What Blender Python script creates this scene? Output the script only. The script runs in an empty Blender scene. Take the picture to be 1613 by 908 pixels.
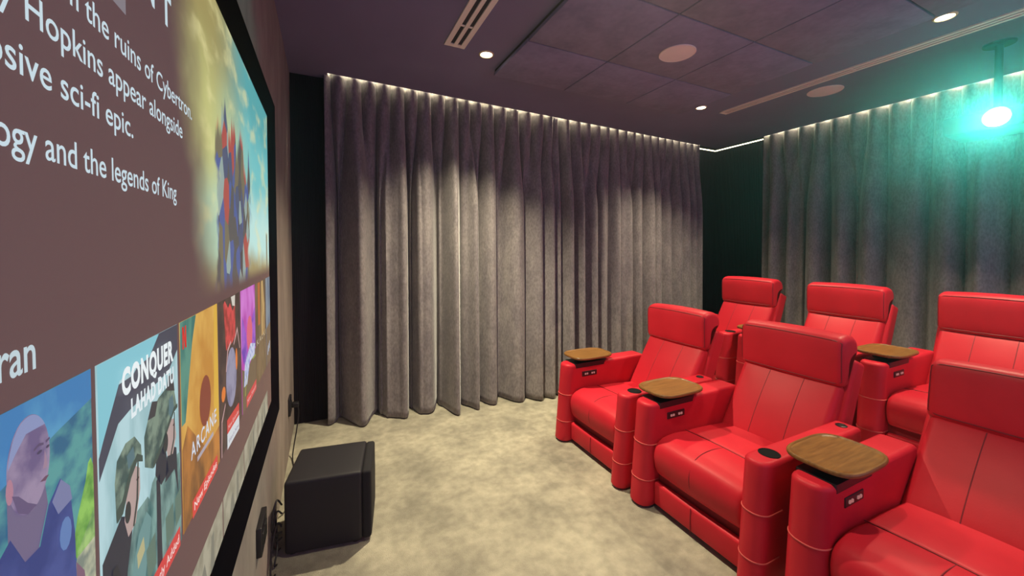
import bpy, bmesh, math, random
import numpy as np
from mathutils import Matrix, Vector
random.seed(7)
rng = np.random.RandomState(5)
S = bpy.context.scene
C = S.collection
PI = math.pi

# ------------------------------------------------------------------ camera
cam = bpy.data.cameras.new('camera')
camera = bpy.data.objects.new('camera', cam)
C.objects.link(camera)
camera.location = (0, 0, 1.45)
camera.rotation_mode = 'XYZ'
camera.rotation_euler = (math.radians(90 - 1.3115), math.radians(0.074), math.radians(-25.837))
cam.sensor_width = 36.0
cam.lens = 607.49 / 1613 * 36
cam.shift_y = -(454 - 404.01) / 1613
cam.clip_start = 0.01
S.camera = camera

# ------------------------------------------------------------------ exposure / world / light levels
S.view_settings.view_transform = 'Standard'
S.view_settings.look = 'None'
S.view_settings.exposure = 0.0
S.view_settings.gamma = 1.0
S.view_settings.use_curve_mapping = False
S.cycles.max_bounces = 8
S.cycles.diffuse_bounces = 4
S.cycles.volume_bounces = 0
S.cycles.volume_step_rate = 1.0
S.cycles.sample_clamp_indirect = 4.0
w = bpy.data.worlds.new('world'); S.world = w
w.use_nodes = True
w.node_tree.nodes['Background'].inputs[0].default_value = (0.72, 0.50, 1.15, 1)  # purple ambient fill added for the room, not a source inside it
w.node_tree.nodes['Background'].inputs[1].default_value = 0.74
DOWNLIGHT_W = 300.0
DOWNLIGHT_COL = (1.0, 0.88, 0.60)
FILL_COL = (1.0, 0.62, 0.90)
LED_STRENGTH = 150.0
PROJ_W = 95.0
HAZE = 0.04
SCREEN_GAIN = 1.0

ZC = 2.86          # ceiling height
XL = -0.245        # screen wall


def area(name, loc, rot, size, size_y, power, col):
    l = bpy.data.lights.new(name, 'AREA'); l.shape = 'RECTANGLE'; l.size = size; l.size_y = size_y
    l.energy = power; l.color = col
    o = bpy.data.objects.new(name, l); C.objects.link(o); o.location = loc; o.rotation_euler = rot
    return o


def spot(name, loc, target, power, col, angle, blend, radius, parent=None):
    l = bpy.data.lights.new(name, 'SPOT'); l.energy = power; l.color = col
    l.spot_size = math.radians(angle); l.spot_blend = blend; l.shadow_soft_size = radius
    o = bpy.data.objects.new(name, l); C.objects.link(o); o.location = loc
    d = Vector(target) - Vector(loc)
    o.rotation_euler = d.to_track_quat('-Z', 'Y').to_euler()
    if parent is not None:
        o.parent = parent; o.matrix_parent_inverse = Matrix.Translation(-Vector(parent.location))
    return o


# ------------------------------------------------------------------ material helpers
MATS = {}


def newmat(name):
    m = bpy.data.materials.new(name); m.use_nodes = True
    nt = m.node_tree
    return m, nt, nt.nodes['Principled BSDF']


def simple(name, col, rough=0.5, metal=0.0, spec=0.5, bump=None, sheen=0.0):
    m, nt, b = newmat(name)
    b.inputs['Base Color'].default_value = (*col, 1)
    b.inputs['Roughness'].default_value = rough
    b.inputs['Metallic'].default_value = metal
    b.inputs['Specular IOR Level'].default_value = spec
    if sheen:
        b.inputs['Sheen Weight'].default_value = sheen
    if bump:
        sc, st, dist = bump
        tc = nt.nodes.new('ShaderNodeTexCoord'); n = nt.nodes.new('ShaderNodeTexNoise')
        n.inputs['Scale'].default_value = sc; n.inputs['Detail'].default_value = 4
        bp = nt.nodes.new('ShaderNodeBump'); bp.inputs['Strength'].default_value = st
        bp.inputs['Distance'].default_value = dist
        nt.links.new(tc.outputs['Object'], n.inputs['Vector'])
        nt.links.new(n.outputs['Fac'], bp.inputs['Height'])
        nt.links.new(bp.outputs['Normal'], b.inputs['Normal'])
    MATS[name] = m
    return m


def mottled(name, c1, c2, scale, rough, bump=(60, .3, .002), detail=5, stretch=(1, 1, 1), sheen=0.0, ramp=(.38, .62), fine=None):
    m, nt, b = newmat(name)
    L = nt.links.new
    tc = nt.nodes.new('ShaderNodeTexCoord'); mp = nt.nodes.new('ShaderNodeMapping')
    mp.inputs['Scale'].default_value = stretch
    L(tc.outputs['Object'], mp.inputs['Vector'])
    n = nt.nodes.new('ShaderNodeTexNoise'); n.inputs['Scale'].default_value = scale; n.inputs['Detail'].default_value = detail
    n.inputs['Roughness'].default_value = .6
    L(mp.outputs['Vector'], n.inputs['Vector'])
    r = nt.nodes.new('ShaderNodeValToRGB')
    r.color_ramp.elements[0].position = ramp[0]; r.color_ramp.elements[0].color = (*c1, 1)
    r.color_ramp.elements[1].position = ramp[1]; r.color_ramp.elements[1].color = (*c2, 1)
    L(n.outputs['Fac'], r.inputs['Fac'])
    col = r.outputs['Color']
    if fine:
        n3 = nt.nodes.new('ShaderNodeTexNoise'); n3.inputs['Scale'].default_value = fine[0]; n3.inputs['Detail'].default_value = 3
        L(mp.outputs['Vector'], n3.inputs['Vector'])
        r3 = nt.nodes.new('ShaderNodeMapRange'); r3.inputs['From Min'].default_value = .35; r3.inputs['From Max'].default_value = .65
        r3.inputs['To Min'].default_value = 1 - fine[1]; r3.inputs['To Max'].default_value = 1 + fine[1]
        L(n3.outputs['Fac'], r3.inputs['Value'])
        mx = nt.nodes.new('ShaderNodeVectorMath'); mx.operation = 'SCALE'
        L(col, mx.inputs[0]); L(r3.outputs['Result'], mx.inputs['Scale'])
        col = mx.outputs['Vector']
    L(col, b.inputs['Base Color'])
    b.inputs['Roughness'].default_value = rough
    b.inputs['Specular IOR Level'].default_value = 0.25
    if sheen:
        b.inputs['Sheen Weight'].default_value = sheen
        b.inputs['Sheen Roughness'].default_value = .4
    n2 = nt.nodes.new('ShaderNodeTexNoise'); n2.inputs['Scale'].default_value = bump[0]; n2.inputs['Detail'].default_value = 3
    L(mp.outputs['Vector'], n2.inputs['Vector'])
    bp = nt.nodes.new('ShaderNodeBump'); bp.inputs['Strength'].default_value = bump[1]; bp.inputs['Distance'].default_value = bump[2]
    L(n2.outputs['Fac'], bp.inputs['Height']); L(bp.outputs['Normal'], b.inputs['Normal'])
    MATS[name] = m
    return m


def emit(name, col, strength, base=(0.02, 0.02, 0.02)):
    m, nt, b = newmat(name)
    b.inputs['Base Color'].default_value = (*base, 1)
    b.inputs['Roughness'].default_value = .8
    b.inputs['Emission Color'].default_value = (*col, 1)
    b.inputs['Emission Strength'].default_value = strength
    MATS[name] = m
    return m


def srgb(r, g, b):
    f = lambda c: (c / 255 / 12.92) if c / 255 <= .04045 else ((c / 255 + .055) / 1.055) ** 2.4
    return (f(r), f(g), f(b))


M_floor = mottled('carpet', (.27, .25, .20), (.50, .46, .355), 3.0, .95, bump=(230, .8, .006), ramp=(.34, .68), fine=(18, .12))
M_curtain = mottled('velvet_drape', (.185, .165, .175), (.25, .225, .225), 9, .75, bump=(120, .25, .002), stretch=(1, 1, .5), sheen=.35, fine=(70, .20))
M_ceiling = mottled('ceiling_paint', (.185, .162, .285), (.20, .178, .31), 2, .85, bump=(150, .1, .001))
M_tile = mottled('panel_felt', (.185, .165, .29), (.235, .21, .36), 5, .9, bump=(200, .2, .001), fine=(30, .05))
M_gapdark = simple('gap_dark', (.012, .011, .016), .9)
M_wall_l = mottled('wall_fabric', (.25, .205, .19), (.34, .285, .255), 5, .9, bump=(80, .3, .002), stretch=(1, 1, .45))
M_walldark = simple('wall_dark', (.03, .028, .036), .85)
M_leather = mottled('red_leather', (.52, .013, .028), (.62, .020, .038), 3, .46, bump=(140, .18, .0012), ramp=(.3, .7))
M_leather.node_tree.nodes['Principled BSDF'].inputs['Specular IOR Level'].default_value = .22
M_piping = simple('red_piping', (.62, .10, .09), .5)
M_seam = simple('seam_dark', (.20, .006, .014), .6)
M_red_dark = simple('red_cloth', (.30, .010, .018), .8)
M_black = simple('black_plastic', (.008, .008, .010), .38)
M_cup = simple('cup_black', (.004, .004, .005), .75, spec=.15)
M_blackmatte = simple('black_matte', (.010, .008, .014), .6, bump=(300, .1, .0005))
M_velvet = simple('black_velvet', (.0022, .0016, .004), 1.0, spec=.02)
M_grille = simple('speaker_cloth', (.007, .006, .010), .85, bump=(900, .3, .0006))
M_white = simple('warm_white', (.62, .52, .47), .55)
M_vent = simple('vent_enamel', (.84, .78, .72), .5)
M_vent_dark = simple('vent_dark', (.018, .014, .028), .7)
M_spk = mottled('speaker_grille', (.80, .76, .74), (.86, .80, .78), 4, .7, bump=(900, .4, .0008))
M_ring = simple('lamp_ring', (.75, .62, .36), .35)
M_glow = emit('lamp_glow', (1.0, .90, .62), 14.0)
M_led = emit('led_strip', (1.0, .90, .58), LED_STRENGTH)
M_led_low = emit('led_strip_dim', (1.0, .90, .58), 6.0)
M_greybody = simple('projector_shell', (.012, .012, .014), .5)
M_lens = emit('projector_lens', (.35, 1.0, .72), 60.0)
M_wire = simple('cable_black', (.012, .010, .012), .5)
M_plate = simple('socket_black', (.010, .008, .012), .4)
M_redlight = emit('button_pink', (1.0, .40, .36), .30, (.2, .06, .06))


def wood_mat():
    m, nt, b = newmat('tray_wood'); L = nt.links.new
    tc = nt.nodes.new('ShaderNodeTexCoord'); mp = nt.nodes.new('ShaderNodeMapping')
    mp.inputs['Scale'].default_value = (3, 22, 22)
    L(tc.outputs['Object'], mp.inputs['Vector'])
    n = nt.nodes.new('ShaderNodeTexNoise'); n.inputs['Scale'].default_value = 3.0; n.inputs['Detail'].default_value = 6
    L(mp.outputs['Vector'], n.inputs['Vector'])
    r = nt.nodes.new('ShaderNodeValToRGB')
    r.color_ramp.elements[0].position = .3; r.color_ramp.elements[0].color = (.15, .066, .016, 1)
    r.color_ramp.elements[1].position = .72; r.color_ramp.elements[1].color = (.27, .125, .032, 1)
    L(n.outputs['Fac'], r.inputs['Fac']); L(r.outputs['Color'], b.inputs['Base Color'])
    b.inputs['Roughness'].default_value = .38
    b.inputs['Specular IOR Level'].default_value = .35
    return m


M_wood = wood_mat()


def ribbed_mat():
    m, nt, b = newmat('ribbed_panel'); L = nt.links.new
    tc = nt.nodes.new('ShaderNodeTexCoord'); n = nt.nodes.new('ShaderNodeTexNoise')
    mp = nt.nodes.new('ShaderNodeMapping'); mp.inputs['Scale'].default_value = (40, 40, 1.2)
    L(tc.outputs['Object'], mp.inputs['Vector']); L(mp.outputs['Vector'], n.inputs['Vector'])
    n.inputs['Scale'].default_value = 2
    r = nt.nodes.new('ShaderNodeValToRGB')
    r.color_ramp.elements[0].color = (.006, .005, .010, 1); r.color_ramp.elements[1].color = (.017, .013, .022, 1)
    L(n.outputs['Fac'], r.inputs['Fac']); L(r.outputs['Color'], b.inputs['Base Color'])
    b.inputs['Roughness'].default_value = .9; b.inputs['Specular IOR Level'].default_value = .1
    return m


M_rib = ribbed_mat()


# ------------------------------------------------------------------ mesh helpers
def sharpen(bm, ang=38):
    bm.normal_update()
    a = math.radians(ang)
    for f in bm.faces:
        f.smooth = True
    for e in bm.edges:
        if len(e.link_faces) == 2 and e.calc_face_angle(0) > a:
            e.smooth = False


def obj(name, bm, mat, parent=None, ang=38, loc=(0, 0, 0)):
    bmesh.ops.recalc_face_normals(bm, faces=bm.faces[:])
    sharpen(bm, ang)
    me = bpy.data.meshes.new(name); bm.to_mesh(me); bm.free()
    me.materials.append(mat)
    o = bpy.data.objects.new(name, me); C.objects.link(o); o.location = loc
    if parent is not None:
        o.parent = parent
    return o


def tag(o, label=None, cat=None, group=None, kind=None):
    if label: o['label'] = label
    if cat: o['category'] = cat
    if group: o['group'] = group
    if kind: o['kind'] = kind
    return o


def thing(name, label, cat, loc=(0, 0, 0), group=None, rotz=0.0):
    o = bpy.data.objects.new(name, None); C.objects.link(o)
    o.empty_display_size = .1
    o.location = loc; o.rotation_euler = (0, 0, rotz)
    return tag(o, label, cat, group)


def struct(name, bm, mat, **k):
    return tag(obj(name, bm, mat, **k), kind='structure')


def add_box(bm, x0, x1, y0, y1, z0, z1, bevel=0.0, seg=2):
    vs = [bm.verts.new(p) for p in ((x0, y0, z0), (x1, y0, z0), (x1, y1, z0), (x0, y1, z0), (x0, y0, z1), (x1, y0, z1), (x1, y1, z1), (x0, y1, z1))]
    fs = [bm.faces.new([vs[i] for i in f]) for f in ((3, 2, 1, 0), (4, 5, 6, 7), (0, 1, 5, 4), (1, 2, 6, 5), (2, 3, 7, 6), (3, 0, 4, 7))]
    if bevel:
        es = list({e for f in fs for e in f.edges})
        bmesh.ops.bevel(bm, geom=es, offset=bevel, segments=seg, profile=.5, affect='EDGES')
    return bm


def box(*a, **k):
    return add_box(bmesh.new(), *a, **k)


def loft(bm, rings, cap0=True, cap1=True):
    R = [[bm.verts.new(p) for p in r] for r in rings]
    n = len(R[0])
    for a, b in zip(R[:-1], R[1:]):
        for i in range(n):
            j = (i + 1) % n
            bm.faces.new((a[i], a[j], b[j], b[i]))
    if cap0: bm.faces.new(R[0][::-1])
    if cap1: bm.faces.new(R[-1])
    return bm


def rrect(x0, x1, y0, y1, r, seg=6):
    """rounded rectangle; r = (x0y0, x1y0, x1y1, x0y1) radii"""
    if not isinstance(r, (tuple, list)): r = (r,) * 4
    pts = []
    for (cx, cy, sx, sy, a0), rr in zip(((x0, y0, 1, 1, PI), (x1, y0, -1, 1, 1.5 * PI), (x1, y1, -1, -1, 0), (x0, y1, 1, -1, .5 * PI)), r):
        rr = max(rr, 1e-4)
        for k in range(seg + 1):
            a = a0 + (PI / 2) * k / seg
            pts.append((cx + sx * rr + rr * math.cos(a), cy + sy * rr + rr * math.sin(a)))
    return pts


def add_tube(bm, pts, r, seg=8, closed=False):
    pts = [Vector(p) for p in pts]
    n = len(pts); rings = []
    up = None
    for i, p in enumerate(pts):
        a = pts[(i - 1) % n] if (closed or i > 0) else p
        b = pts[(i + 1) % n] if (closed or i < n - 1) else p
        t = (b - a).normalized()
        if up is None:
            up = t.orthogonal().normalized()
        else:
            up = (up - t * up.dot(t))
            up = up.normalized() if up.length > 1e-6 else t.orthogonal().normalized()
        s = t.cross(up)
        rings.append([p + (up * math.cos(2 * PI * k / seg) + s * math.sin(2 * PI * k / seg)) * r for k in range(seg)])
    if closed:
        R = [[bm.verts.new(q) for q in ring] for ring in rings]
        for i in range(n):
            a, b = R[i], R[(i + 1) % n]
            for k in range(seg):
                bm.faces.new((a[k], a[(k + 1) % seg], b[(k + 1) % seg], b[k]))
    else:
        loft(bm, rings)
    return bm


def catmull(pts, n=8, closed=False):
    P = [Vector(p) for p in pts]; N = len(P); out = []
    rngi = range(N) if closed else range(N - 1)
    for i in rngi:
        if closed:
            a, b, c, d = P[i - 1], P[i], P[(i + 1) % N], P[(i + 2) % N]
        else:
            a, b, c, d = P[max(i - 1, 0)], P[i], P[i + 1], P[min(i + 2, N - 1)]
        for k in range(n):
            t = k / n
            out.append(.5 * ((2 * b) + (c - a) * t + (2 * a - 5 * b + 4 * c - d) * t * t + (3 * b - a - 3 * c + d) * t ** 3))
    if not closed: out.append(P[-1])
    return out


def rbox(h, r, n=5, m=6, puff=(0, 0, 0), mat=None):
    """rounded box, half sizes h, radius r; optional puffed faces; optional 4x4 matrix"""
    bm = bmesh.new()
    def axis(hh):
        e = [hh - r + r * math.sin(PI / 4 * k / n) / math.sin(PI / 4) for k in range(n + 1)]
        mid = list(np.linspace(-(hh - r), hh - r, m + 2)[1:-1])
        return sorted([-v for v in e]) + mid + e
    h = tuple(h)
    for ax in range(3):
        u, v = [(1, 2), (2, 0), (0, 1)][ax]
        U, V = axis(h[u]), axis(h[v])
        for sg in (-1, 1):
            G = []
            for a in U:
                row = []
                for b in V:
                    p = [0, 0, 0]; p[ax] = sg * h[ax]; p[u] = a; p[v] = b
                    q = [max(-(h[k] - r), min(h[k] - r, p[k])) for k in range(3)]
                    d = Vector([p[k] - q[k] for k in range(3)]); d.normalize()
                    P = Vector(q) + d * r
                    f = (1 - (a / h[u]) ** 2) * (1 - (b / h[v]) ** 2)
                    P[ax] += sg * puff[ax] * f
                    row.append(bm.verts.new(P))
                G.append(row)
            for i in range(len(U) - 1):
                for j in range(len(V) - 1):
                    q = (G[i][j], G[i + 1][j], G[i + 1][j + 1], G[i][j + 1])
                    bm.faces.new(q if sg > 0 else q[::-1])
    bmesh.ops.remove_doubles(bm, verts=bm.verts[:], dist=1e-5)
    if mat is not None:
        bm.transform(mat)
    return bm


def profile_loft(prof, y0, y1, r, seg=5, mid=10, bulge=None):
    """closed XZ profile extruded along Y with rounded ends"""
    P = np.array([(p[0], p[1]) for p in prof])
    T = np.roll(P, -1, 0) - np.roll(P, 1, 0)
    Nn = np.stack([T[:, 1], -T[:, 0]], 1); Nn /= np.maximum(np.linalg.norm(Nn, axis=1, keepdims=True), 1e-9)
    area_ = .5 * np.sum(P[:, 0] * np.roll(P[:, 1], -1) - np.roll(P[:, 0], -1) * P[:, 1])
    if area_ < 0: Nn = -Nn
    ys = []
    for k in range(seg):
        a = PI / 2 * k / seg
        ys.append((y0 + r * (1 - math.sin(a)), r * (1 - math.cos(PI / 2 - a))) if False else (y0 + r * (1 - math.cos(a)), r * (1 - math.sin(a))))
    for y in np.linspace(y0 + r, y1 - r, mid): ys.append((y, 0))
    for k in range(seg - 1, -1, -1):
        a = PI / 2 * k / seg
        ys.append((y1 - r * (1 - math.cos(a)), r * (1 - math.sin(a))))
    rings = []
    for y, ins in ys:
        Q = P - Nn * ins
        if bulge is not None:
            f = 1 - ((y - (y0 + y1) / 2) / ((y1 - y0) / 2)) ** 2
            Q = Q + bulge(P) * f
        rings.append([(q[0], y, q[1]) for q in Q])
    return loft(bmesh.new(), rings)


def disc(bm, cx, cy, z, r, n=40, up=False):
    vs = [bm.verts.new((cx + r * math.cos(2 * PI * k / n), cy + r * math.sin(2 * PI * k / n), z)) for k in range(n)]
    f = bm.faces.new(vs)
    return bm


def lathe(bm, prof, cx, cy, n=36, cap0=True, cap1=True):
    rings = [[(cx + r * math.cos(2 * PI * k / n), cy + r * math.sin(2 * PI * k / n), z) for k in range(n)] for r, z in prof]
    return loft(bm, rings, cap0, cap1)


def dup(root, loc, label):
    r = root.copy(); C.objects.link(r); r.location = loc; r['label'] = label
    def rec(src, dst):
        for ch in list(src.children):
            c = ch.copy(); C.objects.link(c); c.parent = dst
            c.matrix_parent_inverse = ch.matrix_parent_inverse.copy()
            rec(ch, c)
    rec(root, r)
    return r


# ------------------------------------------------------------------ room shell
YN = -1.6           # near wall left out behind the camera so the world fill light enters
XB = 5.36           # rear wall (projector side)
YF = 3.98           # far wall behind the drapes
lipY = lambda x: 3.48 + .0471 * (x - .03)
struct('floor', box(XL - .1, XB + .1, YN - .1, YF + .1, -.1, 0), M_floor)
struct('floor_riser', box(2.78, XB + .1, YN - .1, YF + .1, 0.0, .15, bevel=.012), M_floor)
struct('wall_left', box(XL - .1, XL, YN - .1, YF + .1, 0, 3.0), M_wall_l)
struct('wall_right', box(XB, XB + .1, YN - .1, YF + .1, .1, 3.0), M_rib)
struct('wall_far', box(XL, XB, YF, YF + .1, 0, 3.0), M_rib)
bm = bmesh.new()
poly = [(XL, YN), (5.04, YN), (5.04, 3.08), (5.09, 3.735), (4.70, lipY(4.70)), (.03, lipY(.03)), (.03, 3.60), (XL, 3.60)]
loft(bm, [[(x, y, ZC) for x, y in poly], [(x, y, ZC + .04) for x, y in poly]])
struct('ceiling', bm, M_ceiling)
struct('ceiling_pocket', box(XL - .1, XB + .1, YN - .1, YF + .1, ZC + .12, ZC + .2), M_walldark)

# dark ribbed panel in the corner left of the drape (real vertical ribs)
bm = bmesh.new()
add_box(bm, XL + .001, .055, 3.60, 3.66, 0, ZC + .02)
nr = 22
for k in range(nr):
    x0 = XL + .004 + (.052 - XL) * k / nr
    add_box(bm, x0, x0 + .0085, 3.590, 3.602, 0.0, ZC - .002, bevel=.002, seg=1)
struct('wall_far_panel', bm, M_rib)
# ribbed facing in the gap at the far right corner
bm = bmesh.new()
nr = 46
for k in range(nr):
    y0 = 2.9 + .024 * k
    add_box(bm, XB - .014, XB + .002, y0, y0 + .015, .15, ZC + .08, bevel=.003, seg=1)
for k in range(34):
    x0 = 4.55 + .024 * k
    add_box(bm, x0, x0 + .015, YF - .014, YF + .002, .15, ZC + .08, bevel=.003, seg=1)
struct('wall_right_panel', bm, M_rib)

# LED strips hidden in the drape pocket
def strip(pts, wdt, z, label, mat=None):
    bm = bmesh.new()
    for (a, b) in zip(pts[:-1], pts[1:]):
        a = Vector((*a, z)); b = Vector((*b, z)); t = (b - a).normalized(); s = Vector((-t.y, t.x, 0)) * wdt / 2
        rings = [[p - s, p + s, p + s + Vector((0, 0, .012)), p - s + Vector((0, 0, .012))] for p in (a, b)]
        loft(bm, rings)
    return tag(obj('led_strip', bm, mat or M_led), label, 'light strip')
strip([(.06, lipY(.06) + .040), (4.72, lipY(4.72) + .040)], .014, ZC + .105, 'warm light strip in the ceiling slot above the long drapes')
strip([(4.74, YF - .06), (5.30, YF - .06), (5.30, 3.02)], .008, ZC + .030, 'warm light strip in the ceiling slot over the dark corner gap', M_led_low)
strip([(5.085, 3.04), (5.085, -1.4)], .014, ZC + .105, 'warm light strip in the ceiling slot behind the projector')

# ------------------------------------------------------------------ drapes
def smooth(t):
    t = np.clip(t, 0, 1); return t * t * (3 - 2 * t)


def drape(name, s0, s1, place, top_pitch, peaks, amp_t, amp_b, center_b, label, z_bot, ncol, seed, phase=0.0, nrow=56):
    """place(s, d, z_weight) maps distance along the track s and depth d to XY"""
    r = np.random.RandomState(seed)
    s = np.linspace(s0, s1, ncol)
    zt = ZC + .035
    pk = np.array(peaks)
    ph_b = 2 * PI * np.interp(s, pk, np.arange(len(pk)))
    ph_t = 2 * PI * (s - s0) / top_pitch + phase
    a_b = np.interp(s, pk, amp_b * (.75 + .55 * r.rand(len(pk))))
    fade = smooth(np.minimum(s - s0, s1 - s) / .05)
    # hand-drawn irregularity
    wob = np.interp(s, np.linspace(s0, s1, 30), r.randn(30))
    verts = []
    rows = np.linspace(0, 1, nrow)
    for k in rows:                           # 0 top .. 1 bottom
        wb = smooth((k - .03) / .34)
        drift = .5 * wob * math.sin(k * 2.4) * .6
        at = amp_t * (1 - .35 * k)
        dt = np.cos(ph_t) * at
        px = ph_b + drift
        db = np.cos(px) * a_b * (.75 + .25 * k) + .30 * a_b * np.cos(2 * px + 1.3 * wob)
        d = dt * (1 - wb * .68) + db * wb
        d = d * fade + (1 - fade) * .03
        xs = s + fade * (.022 * np.sin(ph_t) * (1 - wb) + .034 * np.sin(px) * wb)
        xs = np.clip(xs, s0 - .01, s1 + .01)
        zb = np.array([z_bot(v) for v in s])
        z = zt + (zb - zt) * k
        cb = np.array([center_b(v) for v in s])
        verts.append([place(xs[i], d[i], k, cb[i]) + (z[i],) for i in range(ncol)])
    bm = bmesh.new()
    V = [[bm.verts.new(p) for p in row] for row in verts]
    for i in range(nrow - 1):
        for j in range(ncol - 1):
            bm.faces.new((V[i][j], V[i][j + 1], V[i + 1][j + 1], V[i + 1][j]))
    o = obj(name, bm, M_curtain, ang=80)
    md = o.modifiers.new('thickness', 'SOLIDIFY'); md.thickness = .005; md.offset = 0
    return tag(o, label, 'curtain', 'floor length drapes')


def far_place(x, d, k, cb):
    yt = lipY(x * 1.06) + .072
    y = yt + (cb - yt) * (k ** 1.25)
    return (x * y / cb, y - d)


hemX = [-.05, .25, .54, .8, 1.03, 1.36, 1.61, 1.85, 2.3, 4.7]
hemY = [3.475, 3.455, 3.42, 3.425, 3.34, 3.36, 3.29, 3.215, 3.26, 3.62]
cb_far = lambda x: float(np.interp(x, hemX, hemY))
pkA = [-.03, .24, .545, .80, 1.03, 1.195, 1.37, 1.61, 1.80, 1.92, 2.02]
drape('curtain', 0.005, 2.010, far_place, .115, pkA, .062, .115, cb_far, 'grey taupe velvet drape hanging beside the screen wall', lambda x: .012, 460, 3, phase=.4)
pkB = [2.02, 2.15, 2.32, 2.52, 2.68, 2.88, 3.05, 3.26, 3.44, 3.6, 3.8, 3.97, 4.14, 4.3, 4.42, 4.55]
drape('curtain', 2.014, 4.505, far_place, .142, pkB, .062, .09, cb_far, 'grey taupe velvet drape behind the front row, ending at the dark corner gap',
      lambda x: .012 if x < 2.6 else (.165 if x > 2.72 else .012 + (x - 2.6) / .12 * .153), 460, 8, phase=0.0)


def back_place(y, d, k, cb):
    return (5.112 - d + .0 * k, y)


pkC = list(np.cumsum(np.concatenate([[-1.5], .2 + .10 * np.random.RandomState(11).rand(22)])))
drape('curtain', -1.5, 3.08, back_place, .165, pkC, .060, .080, lambda y: 0.0, 'long grey velvet drape behind the rear seats and projector', lambda x: .165, 640, 21)

# ------------------------------------------------------------------ ceiling panels, vents, speakers, downlights
TX = [1.215, 1.878, 2.577, 3.285]
TY = [2.852, 2.270, 1.630, .990, .340]
ZT = 2.81
colw = ['in the screen-side column', 'in the middle column', 'in the projector-side column']
roww = ['of the row nearest the drapes', 'of the second row from the drapes', 'of the third row from the drapes', 'of the fourth row from the drapes']
for i in range(3):
    for j in range(4):
        bm = box(TX[i] + .005, TX[i + 1] - .005, TY[j + 1] + .005, TY[j] - .005, ZT, ZT + .028, bevel=.005, seg=2)
        if i == 1 and j == 1:
            lab = 'square felt ceiling panel holding the big round speaker'
        else:
            lab = 'square dark felt ceiling panel %s %s' % (colw[i], roww[j])
        tag(obj('ceiling_panel', bm, M_tile), lab, 'ceiling panel', 'square felt panels on the ceiling')
bm = box(TX[0] + .012, TX[3] - .012, TY[4] + .012, TY[0] - .012, ZT + .028, ZC)
struct('ceiling_panel_backing', bm, M_gapdark)


def vent(x0, x1, y0, y1, label, divs):
    t = thing('air_vent', label, 'vent', ((x0 + x1) / 2, y1, ZC), 'slot air vents in the ceiling')
    def T(bm):
        bm.transform(Matrix.Translation((-(x0 + x1) / 2, -y1, -ZC))); return bm
    w_ = x1 - x0
    z0, z1 = ZC - .010, ZC + .004
    bm = bmesh.new()
    b1 = .24 * w_; sw = .17 * w_
    xs = [(x0, x0 + b1), (x0 + b1 + sw, x1 - b1 - sw), (x1 - b1, x1)]
    for a, b in xs: add_box(bm, a, b, y0, y1, z0, z1, bevel=.0015, seg=1)
    add_box(bm, x0, x1, y0, y0 + .035, z0 + .001, z1, bevel=.0015, seg=1)
    add_box(bm, x0, x1, y1 - .035, y1, z0 + .001, z1, bevel=.0015, seg=1)
    obj('frame', T(bm), M_vent, t)
    for a, b in ((x0 + b1, x0 + b1 + sw), (x1 - b1 - sw, x1 - b1)):
        so = obj('slot', T(box(a, b, y0 + .03, y1 - .03, ZC - .003, ZC + .003)), M_vent_dark, t)
        for yy in divs:
            obj('divider', T(box(a, b, yy - .008, yy + .008, ZC - .007, ZC - .002)), M_vent, so)
    return t


vent(.752, .900, .9, 2.628, 'pale slot air vent in the ceiling nearest the screen', [2.36, 1.6])
vent(3.715, 3.825, -.6, 2.712, 'long pale slot air vent in the ceiling nearest the projector', [1.6, .5])


def ceil_speaker(x, y, z, r, label):
    t = thing('ceiling_speaker', label, 'speaker', (x, y, z), 'round speakers in the ceiling')
    obj('rim', lathe(bmesh.new(), [(r, .006), (r, -.004), (r - .004, -.007), (r - .008, -.006), (r - .008, .004)], 0, 0, 48), M_vent, t)
    obj('grille', lathe(bmesh.new(), [(r - .008, 0), (r - .008, -.005), (r * .6, -.0065), (r * .2, -.007)], 0, 0, 48), M_spk, t)


ceil_speaker(2.235, 1.955, ZT, .122, 'round pale speaker set in a felt ceiling panel')
ceil_speaker(4.075, 1.93, ZC, .132, 'round pale ceiling speaker between the long vent and the rear drape')


def downlight(x, y, label, power, gaze=(0, 0)):
    t = thing('downlight', label, 'ceiling light', (x, y, ZC), 'round downlights in the ceiling')
    obj('trim_ring', lathe(bmesh.new(), [(.055, .004), (.055, -.003), (.050, -.008), (.044, -.008), (.041, -.003), (.041, .004)], 0, 0, 40), M_ring, t)
    obj('lamp', lathe(bmesh.new(), [(.0405, .003), (.0405, -.0045), (.030, -.007), (.01, -.008)], 0, 0, 40), M_glow, t)
    s = spot('downlight_beam', (x, y, ZC - .02), (x + gaze[0], y + gaze[1], 0), power, DOWNLIGHT_COL, 114, 1.0, .035, t)
    return t


downlight(1.073, 2.640, 'glowing downlight between the short vent and the long drapes', DOWNLIGHT_W * 1.35)
downlight(3.425, 2.696, 'glowing downlight just beyond the end of the long vent', DOWNLIGHT_W * .74)
downlight(3.428, .998, 'glowing downlight at the projector-side edge of the felt panels', DOWNLIGHT_W * .78)
# downlights of the same room outside the photograph
for x, y, k in ((1.073, .95, .38), (3.428, -.75, .5)):
    downlight(x, y, 'glowing downlight in the near half of the ceiling', DOWNLIGHT_W * k)

# ------------------------------------------------------------------ projection screen
XS = -.220                               # image plane
Y0, Y1, Z0, Z1 = -.230, 1.970, 1.45 - .675, 1.45 + .572
scr = thing('projection_screen', 'large wall projection screen in a black velvet frame showing a streaming menu', 'screen', (XL, (Y0 + Y1) / 2, Z0))
SO = Vector(scr.location)


def sobj(name, bm, mat, parent=None, **k):
    bm.transform(Matrix.Translation(-SO))
    return obj(name, bm, mat, parent or scr, **k)


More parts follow.
